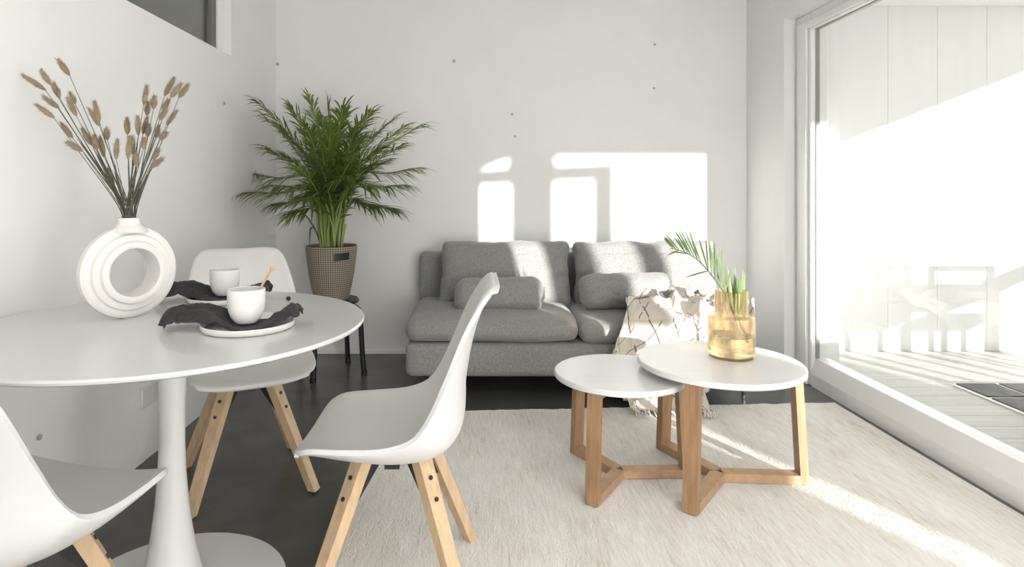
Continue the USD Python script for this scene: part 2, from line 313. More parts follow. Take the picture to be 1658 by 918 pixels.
# ------------------------------------------------------------------ outside: terrace, facade, and unseen things that shade the sun
struct('ground', cube(-30, 40, -40, 40, -0.30, -0.16), 'ground_grey', 'grey ground round the house')
fac = tag(UsdGeom.Xform.Define(stage, '/World/wall_terrace').GetPrim(), 'white boarded outside wall across the terrace', None, None, 'structure')
x = XO
while x < 8.2:
    part('board', cbox(x + 0.0006, x + 0.3444, 4.30, 4.33, -0.02, 3.2, 0.003), 'facade_board', fac); x += 0.345
part('backing', cube(XO, 8.4, 4.33, 4.45, -0.2, 3.2), 'facade_board', fac)
deck = tag(UsdGeom.Xform.Define(stage, '/World/terrace_deck').GetPrim(), 'grey boarded terrace deck outside the window', None, None, 'structure')
part('base', cube(2.0, 8.4, -6.0, 4.33, -0.16, -0.03), 'deck_board', deck)
y = -2.0
while y < 4.29:
    part('deck_board', cbox(2.0, 8.4, y, min(y + 0.1438, 4.298), -0.03, 0.0, 0.002), 'deck_board', deck); y += 0.145
struct('terrace_roof', cube(XO, 4.965, -1.055, 4.30, 2.40, 2.62), 'white_trim', 'unseen white flat roof shading the terrace')  # out of view, set to shade the upper walls
struct('roof_upstand', cube(XL - 0.2, XO, YF - 0.2, YB + 0.08, ZC + 0.1, ZC + 0.3), 'white_trim', 'white roof edge')

fr = thing('terrace_screen', 'unseen white post and beam frame that shadows the back wall', 'screen', (2.2, -1.2, 0))  # out of view, shaped to cast the post and beam shadow indoors
part('post', cbox(1.31, 1.416, -0.05, 0.05, 0.0, 2.379), 'white_trim', fr)
part('beam', hull([(x, y, z + dz) for x, z in ((0.0, 2.215), (1.31, 2.277)) for y in (-0.05, 0.05) for dz in (0, 0.098)]), 'white_trim', fr)
bl = thing('fabric_blind', 'unseen narrow fabric strip that shades a band of the back wall', 'blind', (3.026, -1.10, 0))  # out of view, hung to shade an upright band of the back wall
part('fabric', cbox(-0.152, 0.152, -0.004, 0.004, 1.29, 2.28, 0.002), 'canvas', bl)
part('bottom_rail', cbox(-0.152, 0.152, -0.012, 0.012, 1.27, 1.295), 'grey_metal', bl)
part('head_box', cbox(-0.152, 0.152, -0.045, 0.03, 2.28, 2.45), 'grey_metal', bl)
def fence(x0, x1, label):  # out of view, keeps low sun off the rug except at the gap
    t = thing('terrace_fence', label, 'fence', (x0, -1.6, 0))
    for k in range(9): part('board', cbox(0, x1 - x0, -0.012, 0.012, 0.002 + k * 0.144, 0.002 + k * 0.144 + 0.143, 0.002), 'grey_metal', t)
    for q in np.linspace(0.04, x1 - x0 - 0.04, 3): part('post', cbox(q - 0.03, q + 0.03, -0.075, -0.012, 0, 1.30), 'grey_metal', t)
fence(2.17, 3.15, 'unseen short grey board fence keeping sun off the rug')
fence(3.32, 5.2, 'unseen long grey board fence keeping sun off the rug')
rl = thing('terrace_railing', 'unseen white metal railing that shadows the terrace wall', 'railing', (4.9, 2.80, 0))  # out of view, placed for the slanted shadow on the terrace wall
part('handrail', cbox(-0.05, 0.05, -1.21, 1.40, 0.93, 1.03), 'white_trim', rl)
for q in (-1.16, 0.1, 1.35): part('post', cbox(-0.045, 0.045, q - 0.045, q + 0.045, 0, 0.93), 'white_trim', rl)
def patio_chair(cx, cy, rz, label):  # out of view, placed so its shadow falls on the terrace wall
    t = thing('patio_chair', label, 'chair', (cx, cy, 0), rz, 'unseen chairs on the terrace')
    part('seat', cbox(-0.23, 0.23, -0.22, 0.22, 0.40, 0.45), 'grey_metal', t)
    for sx in (-1, 1):
        part('leg', cbox(sx * 0.21 - 0.018, sx * 0.21 + 0.018, -0.21, -0.17, 0, 0.42), 'grey_metal', t)
        part('leg', cbox(sx * 0.21 - 0.018, sx * 0.21 + 0.018, 0.18, 0.22, 0, 0.78), 'grey_metal', t)
    part('top_rail', cbox(-0.19, 0.19, 0.185, 0.215, 0.745, 0.78), 'grey_metal', t)
    part('mesh_back', cbox(-0.192, 0.192, 0.196, 0.204, 0.50, 0.745, 0.002), 'mesh_fabric', t)
patio_chair(3.25, 3.16, 0, 'unseen grey mesh-backed terrace chair nearest the window')
patio_chair(3.83, 3.16, 0, 'unseen grey mesh-backed terrace chair further from the window')
pt = thing('patio_table', 'unseen grey terrace table in front of the mesh-backed chairs', 'table', (3.72, 2.50, 0))  # out of view, adds the table shadow on the terrace wall
part('tabletop', cbox(-0.66, 0.66, -0.42, 0.42, 0.70, 0.74), 'grey_metal', pt)
for sx in (-1, 1):
    for sy in (-1, 1): part('leg', cbox(sx * 0.60 - 0.025, sx * 0.60 + 0.025, sy * 0.36 - 0.025, sy * 0.36 + 0.025, 0, 0.70), 'grey_metal', pt)
pv = thing('terrace_jug', 'unseen small grey jug on the terrace table', 'jug', (3.55, 2.75, 0.74))  # out of view, there for its small shadow on the terrace wall
part('body', lathe([(0, 0), (0.04, 0), (0.045, 0.08), (0.03, 0.16), (0.035, 0.21), (0, 0.21)], 24), 'grey_metal', pv, 40)
mt = thing('deck_mat', 'black tiled rubber mat lying on the terrace deck', 'mat', (2.71, 3.045, 0.0))
for i in range(2):
    for j in range(2): part('tile', cbox(i * 0.245 + 0.008, i * 0.245 + 0.232, j * 0.245 + 0.008, j * 0.245 + 0.232, 0.008, 0.020), 'mat_rubber', mt)
part('backing', cbox(0, 0.49, 0, 0.49, 0.0, 0.014), 'outlet_white', mt, label='pale frame between the black tiles')

# small fittings on the walls
def outlet(loc, axis, label, n):
    t = thing('wall_socket', label, 'socket', loc)
    for k in range(n):
        if axis == 'x':
            part('plate', cbox(0, 0.012, k * 0.083 - 0.04, k * 0.083 + 0.04, -0.042, 0.042, 0.003), 'outlet_white', t)
            part('insert', cbox(0.012, 0.014, k * 0.083 - 0.022, k * 0.083 + 0.022, -0.024, 0.024, 0.001), 'outlet_white' if k < n - 1 else 'outlet_dark', t)
        else:
            part('plate', cbox(k * 0.083 - 0.04, k * 0.083 + 0.04, -0.012, 0, -0.042, 0.042, 0.003), 'outlet_white', t)
            part('insert', cbox(k * 0.083 - 0.022, k * 0.083 + 0.022, -0.014, -0.012, -0.024, 0.024, 0.001), 'outlet_white', t)
outlet((XL, 2.565, 0.265), 'x', 'white wall socket low on the left wall beside the table column', 3)
outlet((1.70, YB, 0.19), 'y', 'white wall socket on the back wall behind the amber vase', 1)
for (px, py, wall, lab) in ((735, 99, 'b', 'tiny grey wall plug high on the back wall above the sofa'), (1060, 72, 'b', 'tiny grey wall plug highest on the back wall towards the right'),
                            (1059, 143, 'b', 'tiny grey wall plug below the highest one on the right of the back wall'), (829, 185, 'b', 'tiny grey wall plug above the left sun patch, upper of two'),
                            (834, 221, 'b', 'tiny grey wall plug just above the left sun patch, lower of two'), (62, 708, 'l', 'tiny grey wall plug low on the left wall under the table'),
                            (362, 167, 'l', 'tiny grey wall plug on the left wall above the palm shadow'), (440, 104, 'c', 'tiny grey wall plug in the left corner of the room')):
    if wall == 'l':
        Y = XL * FPX / (px - PX); t = thing('wall_plug', lab, 'wall plug', (XL, Y, CAMZ - (py - PY) / FPX * Y))
        m = trimesh.creation.cylinder(0.009, 0.008, sections=16); m.apply_transform(rot((0, 1, 0), 90)); m.apply_translation((0.003, 0, 0))
    else:
        p = pix(px, py, YB); p[0] = max(p[0], XL + 0.012); t = thing('wall_plug', lab, 'wall plug', tuple(p))
        m = trimesh.creation.cylinder(0.011 if wall == 'c' or (px, py) == (735, 99) else 0.008, 0.008, sections=16); m.apply_transform(rot((1, 0, 0), 90)); m.apply_translation((0, -0.003, 0))
    part('cap', m, 'wall_plug', t)

# ------------------------------------------------------------------ rug
def make_rug():
    nu, nv = 150, 210
    A, B = np.meshgrid(np.linspace(0, 1, nu), np.linspace(0, 1, nv), indexing='ij')
    c00, c10, c11, c01 = np.array([-0.40, -0.25]), np.array([1.868, -0.25]), np.array([1.862, 3.235]), np.array([-0.465, 3.085])
    XY = (1 - A)[..., None] * (1 - B)[..., None] * c00 + A[..., None] * (1 - B)[..., None] * c10 + (A * B)[..., None] * c11 + ((1 - A) * B)[..., None] * c01
    XY[..., 1] += B * 0.016 * (meshkit.fbm(np.stack([A * 30, A * 0, A * 0 + 4], -1), 2, 8) - 0.5)
    XY[..., 0] += (1 - A) ** 6 * 0.014 * (meshkit.fbm(np.stack([B * 40, B * 0, B * 0 + 4], -1), 2, 9) - 0.5)
    z = 0.0095 + 0.004 * (meshkit.fbm(np.stack([XY[..., 0] * 40, XY[..., 1] * 14, A * 0], -1), 3, 5) - 0.5)
    P = np.concatenate([XY, z[..., None]], -1)
    m = sheet(P, z)
    V = np.array(m.vertices); k = nu * nv; V[k:] = V[:k]; V[k:, 2] = 0.0
    t = thing('rug', 'large cream woven wool rug under the coffee tables', 'rug', (0, 0, 0.0))
    part('pile', trimesh.Trimesh(V, m.faces, process=False), 'rug_wool', t, smooth=True)
make_rug()

# ------------------------------------------------------------------ sofa
SX0, SX1, SYF = -0.39, 1.47, 3.27
sofa = thing('sofa', 'grey mottled fabric two-seat sofa without armrests against the back wall', 'sofa', (0.54, SYF, 0))
hw = (SX1 - SX0) / 2
def sofa_part(name, m, t, *mats, mtl='sofa_fabric', **k): return part(name, moved(m, t, *mats), mtl, sofa, smooth=True, **k)
sofa_part('base', cushion(hw, 0.44, 0.088, 0.035, 0.004, 1, 0.003, 0.05), (0, 0.445, 0.213))
sofa_part('back_frame', cushion(hw, 0.065, 0.27, 0.035, 0.004, 2, 0.003, 0.05), (0, 0.84, 0.44))
def seat_cushion(hx, x, seed, dz=0.0):
    m = cushion(hx, 0.395, 0.058, 0.05, 0.017, seed, 0.009, 0.022, 5.0, (0.5, 1, 1))
    V = np.array(m.vertices); V[:, 2] += 0.004 * np.cos(V[:, 1] * 4)
    m = trimesh.Trimesh(V, m.faces, process=False); c = sofa_part('seat_cushion', m, (x, 0.40, 0.368 + dz))
    return c
seat_cushion(0.462, -0.4655, 3); seat_cushion(0.462, 0.4655, 4, -0.012)
def back_cushion(hx, hz, x, y, z, lean, tilt, seed):
    m = cushion(hx, 0.075, hz, 0.045, 0.055, seed, 0.018, 0.02, 6.0, (0.1, 1, 0.15))
    V = np.array(m.vertices); u = V / np.array([hx, 0.075, hz]); V[:, 2] -= 0.012 * np.sign(u[:, 2]) * np.clip(1 - u[:, 0] ** 2, 0, 1) * (np.abs(u[:, 2]) > 0.5)
    V[:, 0] *= 1 - 0.05 * np.clip(1 - u[:, 2] ** 2, 0, 1)                     # sides drawn in between the corners
    fold = np.exp(-((V[:, 2] + 0.02 + 0.03 * np.sin(V[:, 0] * 9)) / 0.018) ** 2) * np.clip(np.abs(u[:, 0]) - 0.55, 0, 1) * 0.05
    V[:, 1] += np.where(V[:, 1] < 0, fold, 0)
    m = trimesh.Trimesh(V, m.faces, process=False)
    sofa_part('back_cushion', m, (x, y, z), rot((0, 1, 0), tilt), rot((1, 0, 0), lean))
back_cushion(0.410, 0.208, -0.372, 0.625, 0.588, -19, 0.6, 5)
back_cushion(0.450, 0.208, 0.500, 0.625, 0.592, -19, -0.4, 6)
for sx in (-1, 1):
    for y in (0.05, 0.82): part('leg', lathe([(0, 0), (0.011, 0), (0.012, 0.004), (0.012, 0.128), (0, 0.128)], 20, (sx * (hw - (0.045 if sx > 0 else 0.13)), y, 0)), 'chrome', sofa, 40)
def bolster(hx, px, py, Y, rz, seed, label):
    p = pix(px, py, Y)
    t = thing('bolster_cushion', label, 'cushion', tuple(p), rz)
    m = cushion(hx, 0.070, 0.096, 0.052, 0.030, seed, 0.014, 0.015, 9.0, (0.15, 1, 0.3))
    part('cover', moved(m, None, rot((1, 0, 0), -16)), 'sofa_fabric', t, smooth=True)
    part('seam', tube([(sx, 0, 0) for sx in np.linspace(-hx * 0.93, hx * 0.93, 8)] + np.array([0, -0.02, -0.103]), 0.003, 6), 'sofa_fabric', t, smooth=True)
bolster(0.250, 807, 478, 3.60, 0, 11, 'small grey rectangular cushion on the left half of the sofa')
bolster(0.265, 1014, 471, 3.60, 2, 12, 'small grey rectangular cushion on the sunlit right half of the sofa')

def make_throw():
    nu, nv = 130, 190
    path = curve([(3.72, 0.452), (3.62, 0.452), (3.46, 0.450), (3.33, 0.445), (3.262, 0.425), (3.228, 0.37), (3.222, 0.25), (3.215, 0.12), (3.20, 0.045), (3.13, 0.026), (3.06, 0.024)], nv)
    s = np.concatenate([[0], np.cumsum(np.linalg.norm(np.diff(path, axis=0), axis=1))])
    a = np.linspace(0, 1, nu)
    A, S = np.meshgrid(a, s, indexing='ij')
    sn = S / s[-1]
    left = 0.80 + 0.06 * np.sin(sn * 7) - 0.06 * np.clip((sn - 0.35) * 3, 0, 1); right = 1.46 - 0.30 * np.clip((sn - 0.45) * 2.4, 0, 1)
    X = left + (right - left) * A
    tang = np.gradient(path, axis=0); tang /= np.linalg.norm(tang, axis=1, keepdims=True); nrm = np.stack([tang[:, 1], -tang[:, 0]], 1)   # outwards / upwards
    nrm *= np.sign(nrm[:, 1:2] + 1e-3 * 0 + np.where(np.abs(nrm[:, 1:2]) < 0.05, 0, 0)) + (nrm[:, 1:2] == 0)
    nrm = np.where((nrm[:, :1] > 0.3), -nrm, nrm)
    q = np.stack([X * 6.0 + S * 1.2 + 0.9 * meshkit.noise(np.stack([X * 5, S * 4, X * 0], -1), 41), S * 2.6 + 0.9 * meshkit.noise(np.stack([X * 5, S * 4, X * 0 + 7], -1), 42), X * 0], -1)
    rid = 1 - np.abs(2 * meshkit.noise(q * 1.5, 33) - 1)
    rid2 = 1 - np.abs(2 * meshkit.noise(q * 3.3 + 9, 34) - 1)
    amp = np.where(sn < 0.48, 1.0, 0.75) * np.clip((1 - sn) * 8, 0.15, 1) * np.clip(sn * 7 + 0.15, 0, 1)
    h = (0.060 * rid ** 2.4 + 0.048 * rid2 ** 2.0 + 0.014 * (1 - np.abs(2 * meshkit.noise(q * 6.5 + 4, 35) - 1))) * amp
    yy, zz = path[:, 0][None] + nrm[:, 0][None] * h, path[:, 1][None] + nrm[:, 1][None] * h
    P = np.stack([X + 0.07 * (meshkit.noise(q * 2.3 + 3, 61) - 0.5), yy + 0.05 * (meshkit.noise(q * 1.6 + 5, 62) - 0.5) * (sn < 0.5), zz], -1)
    m = sheet(P, 0.004)
    uv1 = np.stack([A * 0.95, S], -1).reshape(-1, 2)
    t = thing('throw_blanket', 'off-white wool throw with brown lozenge lines heaped over the right seat of the sofa', 'blanket', (0, 0, 0))
    part('cloth', m, 'throw_wool', t, smooth=True, uv=np.vstack([uv1, uv1]))
    rng = np.random.default_rng(3); fr = []
    for k in range(0, nu, 3):
        p = P[k, -1]; e = p + [rng.normal(0, 0.012), -0.05 - 0.02 * rng.random(), 0]; e[2] = 0.018
        fr.append(tube(curve([p, (p + e) / 2 + [rng.normal(0, .008), 0, 0.012], e], 6), 0.0035, 5))
    part('fringe', cat(fr), 'fringe_wool', t, smooth=True)
make_throw()

# ------------------------------------------------------------------ nest of coffee tables
def coffee_table(cx, cy, R, zt, feet, label, legw, legt):
    t = thing('coffee_table', label, 'table', (cx, cy, 0.012))
    zt -= 0.012
    part('tabletop', lathe([(0, zt - 0.022), (R - 0.004, zt - 0.022), (R, zt - 0.018), (R, zt - 0.004), (R - 0.004, zt), (0, zt)], 96), 'coffee_top', t, 40)
    for ang in feet:
        a = math.radians(ang); u = np.array([math.cos(a), math.sin(a), 0]); w = np.array([-u[1], u[0], 0]); z = np.array([0, 0, 1.0])
        r0, r1 = R * 1.02, R * 0.94
        def bar(c0, c1, wi, ta, tb):
            pts = []
            for c in (c0, c1):
                for sa in (-1, 1):
                    for sb in (-1, 1): pts.append(c + w * wi * sa / 2 + (u * ta / 2 if c is not None else 0) * sb)
            return hull(pts)
        part('leg', bar(u * r0, u * r1 + z * (zt - 0.022), legw, legt, legt), 'table_wood', t)
        pts = [];
        for c in (u * 0.01, u * (r0 - legt * 0.45)):
            for sa in (-1, 1):
                for zz in (0.0, legt * 1.1): pts.append(c + w * legw * sa / 2 + z * zz)
        part('base_bar', hull(pts), 'bar_wood', t)
        pts = []
        for c in (u * (R * 0.45), u * (r1 - legt * 0.4)):
            for sa in (-1, 1):
                for zz in (zt - 0.045, zt - 0.022): pts.append(c + w * legw * 0.8 * sa / 2 + z * zz)
        part('top_bar', hull(pts), 'table_wood', t)
coffee_table(0.924, 2.376, 0.304, 0.470, (232, 356, 115), 'taller round white coffee table with wooden legs, overlapping the smaller one', 0.052, 0.030)
coffee_table(0.547, 2.400, 0.251, 0.420, (236, 2, 121), 'smaller lower round white coffee table tucked under the taller one', 0.048, 0.028)

# ------------------------------------------------------------------ palm fronds (shared)
def leaflet(b, dirv, up, L, w, droop, segs=4):
    """a narrow folded blade from b along dirv, bending down"""
    t = np.linspace(0, 1, segs + 1)
    c = b + dirv * (L * t)[:, None] + np.array([0, 0, -1]) * (droop * L * t ** 2)[:, None]
    side = np.cross(dirv, up); side /= np.linalg.norm(side) + 1e-9
    wd = w * np.sin(np.clip(t * 0.93 + 0.07, 0, 1) * math.pi) ** 0.7
    n = np.cross(side, dirv)
    Lp, Rp = c + side * wd[:, None] / 2 + n * wd[:, None] * 0.18, c - side * wd[:, None] / 2 + n * wd[:, None] * 0.18
    V = np.vstack([Lp, c, Rp]); k = segs + 1; F = []
    for i in range(segs):
        F += [(i, k + i, i + 1), (i + 1, k + i, k + i + 1), (k + i, 2 * k + i, k + i + 1), (k + i + 1, 2 * k + i, 2 * k + i + 1)]
    return V, np.array(F)
def frond(P, n, L0, w, start, rng, spread=55, droop=0.25, sides=(1, -1), up0=(0, 0, 1)):
    T = np.gradient(P, axis=0); T /= np.linalg.norm(T, axis=1, keepdims=True)
    Vs, Fs, o = [], [], 0
    for k in range(n):
        f = start + (1 - start) * (k + 0.5) / n; i = f * (len(P) - 1); a = int(i); u = i - a
        b = P[a] * (1 - u) + P[min(a + 1, len(P) - 1)] * u; tg = T[a]
        s = np.cross(tg, up0); s /= np.linalg.norm(s) + 1e-9; nn = np.cross(s, tg)
        g = (f - start) / (1 - start)
        L = L0 * (0.55 + 0.9 * g - 1.05 * g ** 2 + 0.1 * rng.normal()) * (1 if g < 0.95 else 0.8)
        for sg in sides:
            an = math.radians(spread * (1 - 0.55 * g) + rng.normal(0, 7))
            dv = tg * math.cos(an) + (s * sg * 0.9 + nn * (0.35 + 0.12 * rng.normal())) * math.sin(an); dv /= np.linalg.norm(dv)
            V, F = leaflet(b, dv, nn, max(L, 0.02), w, droop * (0.6 + 0.8 * rng.random()))
            Vs.append(V); Fs.append(F + o); o += len(V)
    V, F = leaflet(P[-1], T[-1], np.array([0, 0, 1.0]), L0 * 0.5, w, droop); Vs.append(V); Fs.append(F + o)
    return trimesh.Trimesh(np.vstack(Vs), np.vstack(Fs), process=False)

# ------------------------------------------------------------------ stool, pot and palm
SC = np.array([-0.905, 3.80])
st = thing('stool', 'black round stool with bent tube legs carrying the potted palm', 'stool', (SC[0], SC[1], 0))
part('seat', lathe([(0, 0.425), (0.15, 0.425), (0.165, 0.432), (0.168, 0.442), (0.160, 0.452), (0, 0.452)], 64), 'black_metal', st, 40)
for a in (-15, 75, 165, 255):
    u = np.array([math.cos(math.radians(a)), math.sin(math.radians(a)), 0])
    P = curve([u * 0.03 + [0, 0, 0.412], u * 0.13 + [0, 0, 0.412], u * 0.172 + [0, 0, 0.402], u * 0.192 + [0, 0, 0.36], u * 0.205 + [0, 0, 0.15], u * 0.218 + [0, 0, 0.012]], 20)
    part('leg', tube(P, 0.0155, 14), 'black_metal', st, smooth=60)
    part('foot_cap', lathe([(0, 0), (0.018, 0), (0.018, 0.03), (0, 0.03)], 16, u * 0.2185), 'black_metal', st, 40)
palm = thing('potted_palm', 'bushy green areca palm in a tan plaited pot on the black stool', 'potted plant', (SC[0], SC[1], 0.452))
prof = np.array([(0.100, 0.0), (0.107, 0.01), (0.122, 0.08), (0.137, 0.16), (0.148, 0.24), (0.154, 0.305), (0.155, 0.325), (0.150, 0.329), (0.145, 0.322), (0.140, 0.28)])
n = 72; th = np.linspace(0, 2 * math.pi, n + 1)
V = np.stack([prof[:, None, 0] * np.cos(th), prof[:, None, 0] * np.sin(th), np.repeat(prof[:, 1:2], n + 1, 1)], -1)
uvp = np.stack([np.broadcast_to(th * 0.13, (len(prof), n + 1)), np.repeat(prof[:, 1:2], n + 1, 1)], -1).reshape(-1, 2)
part('pot', (V.reshape(-1, 3), grid_faces(len(prof), n + 1)[:, ::-1]), 'pot_weave', palm, smooth=True, uv=uvp)
part('pot_bottom', lathe([(0, 0), (0.1, 0), (0.1, 0.004), (0, 0.004)], 48), 'pot_weave', palm, uv=None)
part('soil', lathe([(0, 0.285), (0.141, 0.283), (0.141, 0.275), (0, 0.275)], 48), 'soil', palm)
a0 = math.atan2(-SC[1], -SC[0]); tg = []
for k, (da, zc) in enumerate(zip(np.linspace(0.10, 0.72, 9), np.linspace(0.268, 0.274, 9))):
    tg.append((a0 + da, zc))
Vt = np.array([[(0.1505 + 0.003 + (zz + 0.02) * 0.06) * np.array([math.cos(a), math.sin(a), 0]) + [0, 0, z + zz] for zz in (-0.022, 0.022)] for a, z in tg])
part('tag', sheet(Vt[::-1], 0.003), 'black_metal', palm, label='black tag near the rim of the pot')
rng = np.random.default_rng(12)
tips = [(418, 166, 3.55), (500, 156, 3.9), (470, 175, 3.6), (560, 182, 3.75), (535, 200, 3.45), (600, 182, 3.6), (640, 190, 3.95), (683, 203, 3.7), (676, 272, 3.7), (650, 235, 3.35), (636, 338, 3.55),
        (403, 312, 3.5), (410, 282, 3.8), (452, 205, 3.95), (432, 240, 3.45), (474, 345, 3.5), (600, 300, 3.3), (520, 240, 3.2), (575, 250, 3.2), (480, 270, 3.25), (610, 215, 4.0), (520, 190, 4.05), (440, 300, 3.35), (590, 330, 3.75), (450, 330, 3.9), (655, 300, 3.45),
        (495, 205, 3.5), (545, 215, 3.9), (578, 205, 3.4), (460, 215, 3.75), (520, 270, 3.35), (560, 285, 3.3), (618, 240, 3.55), (490, 320, 3.3), (555, 175, 3.6), (530, 165, 3.8), (585, 225, 3.65), (625, 262, 3.8), (465, 255, 3.6), (505, 235, 3.95), (548, 262, 3.5), (605, 265, 3.45), (430, 190, 3.7), (655, 205, 3.6)]
for k, (px, py, Y) in enumerate(tips):
    tip = pix(px, py, Y) - np.array([SC[0], SC[1], 0.452])
    b = np.array([rng.uniform(-0.055, 0.055), rng.uniform(-0.05, 0.05), 0.27])
    hgt = tip[2] - b[2]
    low = py > 270
    mid = b + np.array([tip[0] * (0.12 if not low else 0.22), tip[1] * (0.12 if not low else 0.22), hgt * 0.55 if not low else max(hgt, 0.1) * 0.75 + 0.10])
    q = b * 0.2 + tip * 0.8; q = q + np.array([-tip[0] * 0.16, -tip[1] * 0.16, 0.035 if not low else 0.075])
    P = curve([b, b + [mid[0] * 0.25, mid[1] * 0.25, (mid[2] - b[2]) * 0.5], mid, q, tip], 26)
    P[:, 1] = np.minimum(P[:, 1], YB - SC[1] - 0.03); P[:, 0] = np.maximum(P[:, 0], XL - SC[0] + 0.02)
    f = frond(P, 30, 0.26, 0.0112, 0.34 if not low else 0.42, rng, 42, 0.42)
    Vf = np.array(f.vertices); Vf[:, 1] = np.minimum(Vf[:, 1], YB - SC[1] - 0.012); Vf[:, 0] = np.maximum(Vf[:, 0], XL - SC[0] + 0.012)
    f = trimesh.Trimesh(Vf, f.faces, process=False)
    fp = part('frond', f, 'palm_leaf', palm, smooth=False)
    part('stem', tube(P, np.linspace(0.0085, 0.0016, len(P)), 7), 'cane', fp, smooth=True)
for k in range(9):
    a = rng.uniform(0, 6.28); r = 0.062 * math.sqrt(rng.random()); b = np.array([r * math.cos(a), r * math.sin(a), 0.27]); L = rng.uniform(0.16, 0.30)
    part('cane', tube(curve([b, b + [b[0] * 0.2, b[1] * 0.2, L * 0.5], b + [b[0] * 0.6, b[1] * 0.6, L]], 8), np.linspace(0.013, 0.007, 8), 10), 'cane', palm, smooth=True)
for (px, py, Y) in ((501, 398, 3.66), (478, 352, 3.5)):                         # two short leaves that bend over the rim
    tip = pix(px, py, Y) - np.array([SC[0], SC[1], 0.452]); b = np.array([-0.05, -0.03, 0.28])
    V, F = [], []
    P = curve([b, b + [-0.03, -0.02, 0.13], (b + tip) / 2 + [-0.03, 0, 0.13], tip], 14)
    w = 0.03 * np.sin(np.linspace(0.15, 3.0, 14)); P3 = np.stack([P + [0, -1, 0] * w[:, None] * 0.5 + [1, 0, 0] * w[:, None] * 0.3, P + [0, 0, 0.002], P - [0, -1, 0] * w[:, None] * 0.5 - [1, 0, 0] * w[:, None] * 0.3], 1)
    part('leaf', sheet(P3, 0.0012), 'palm_leaf', palm, smooth=True)

# ------------------------------------------------------------------ dining table
TX, TY, TR, TZ = -0.850, 1.712, 0.525, 0.760
dt = thing('dining_table', 'round white pedestal dining table with a trumpet foot', 'table', (TX, TY, 0))
part('tabletop', lathe([(0, TZ - 0.022), (TR - 0.05, TZ - 0.022), (TR - 0.010, TZ - 0.016), (TR - 0.002, TZ - 0.011), (TR, TZ - 0.006), (TR - 0.003, TZ - 0.001), (TR - 0.008, TZ), (0, TZ)], 128), 'lacquer', dt, 35)
part('column', lathe([(0, 0.035), (0.082, 0.035), (0.084, 0.04), (0.074, 0.075), (0.062, 0.13), (0.052, 0.19), (0.043, 0.26), (0.036, 0.35), (0.0335, 0.43), (0.034, 0.52), (0.037, 0.62), (0.043, 0.70), (0.050, 0.738), (0, 0.738)], 72), 'lacquer', dt, 50)
part('base', lathe([(0, 0.0), (0.297, 0.0), (0.303, 0.003), (0.303, 0.007), (0.297, 0.011), (0.22, 0.018), (0.15, 0.026), (0.115, 0.031), (0.105, 0.034), (0.09, 0.044), (0.084, 0.046), (0, 0.046)], 96), 'lacquer', dt, 35)

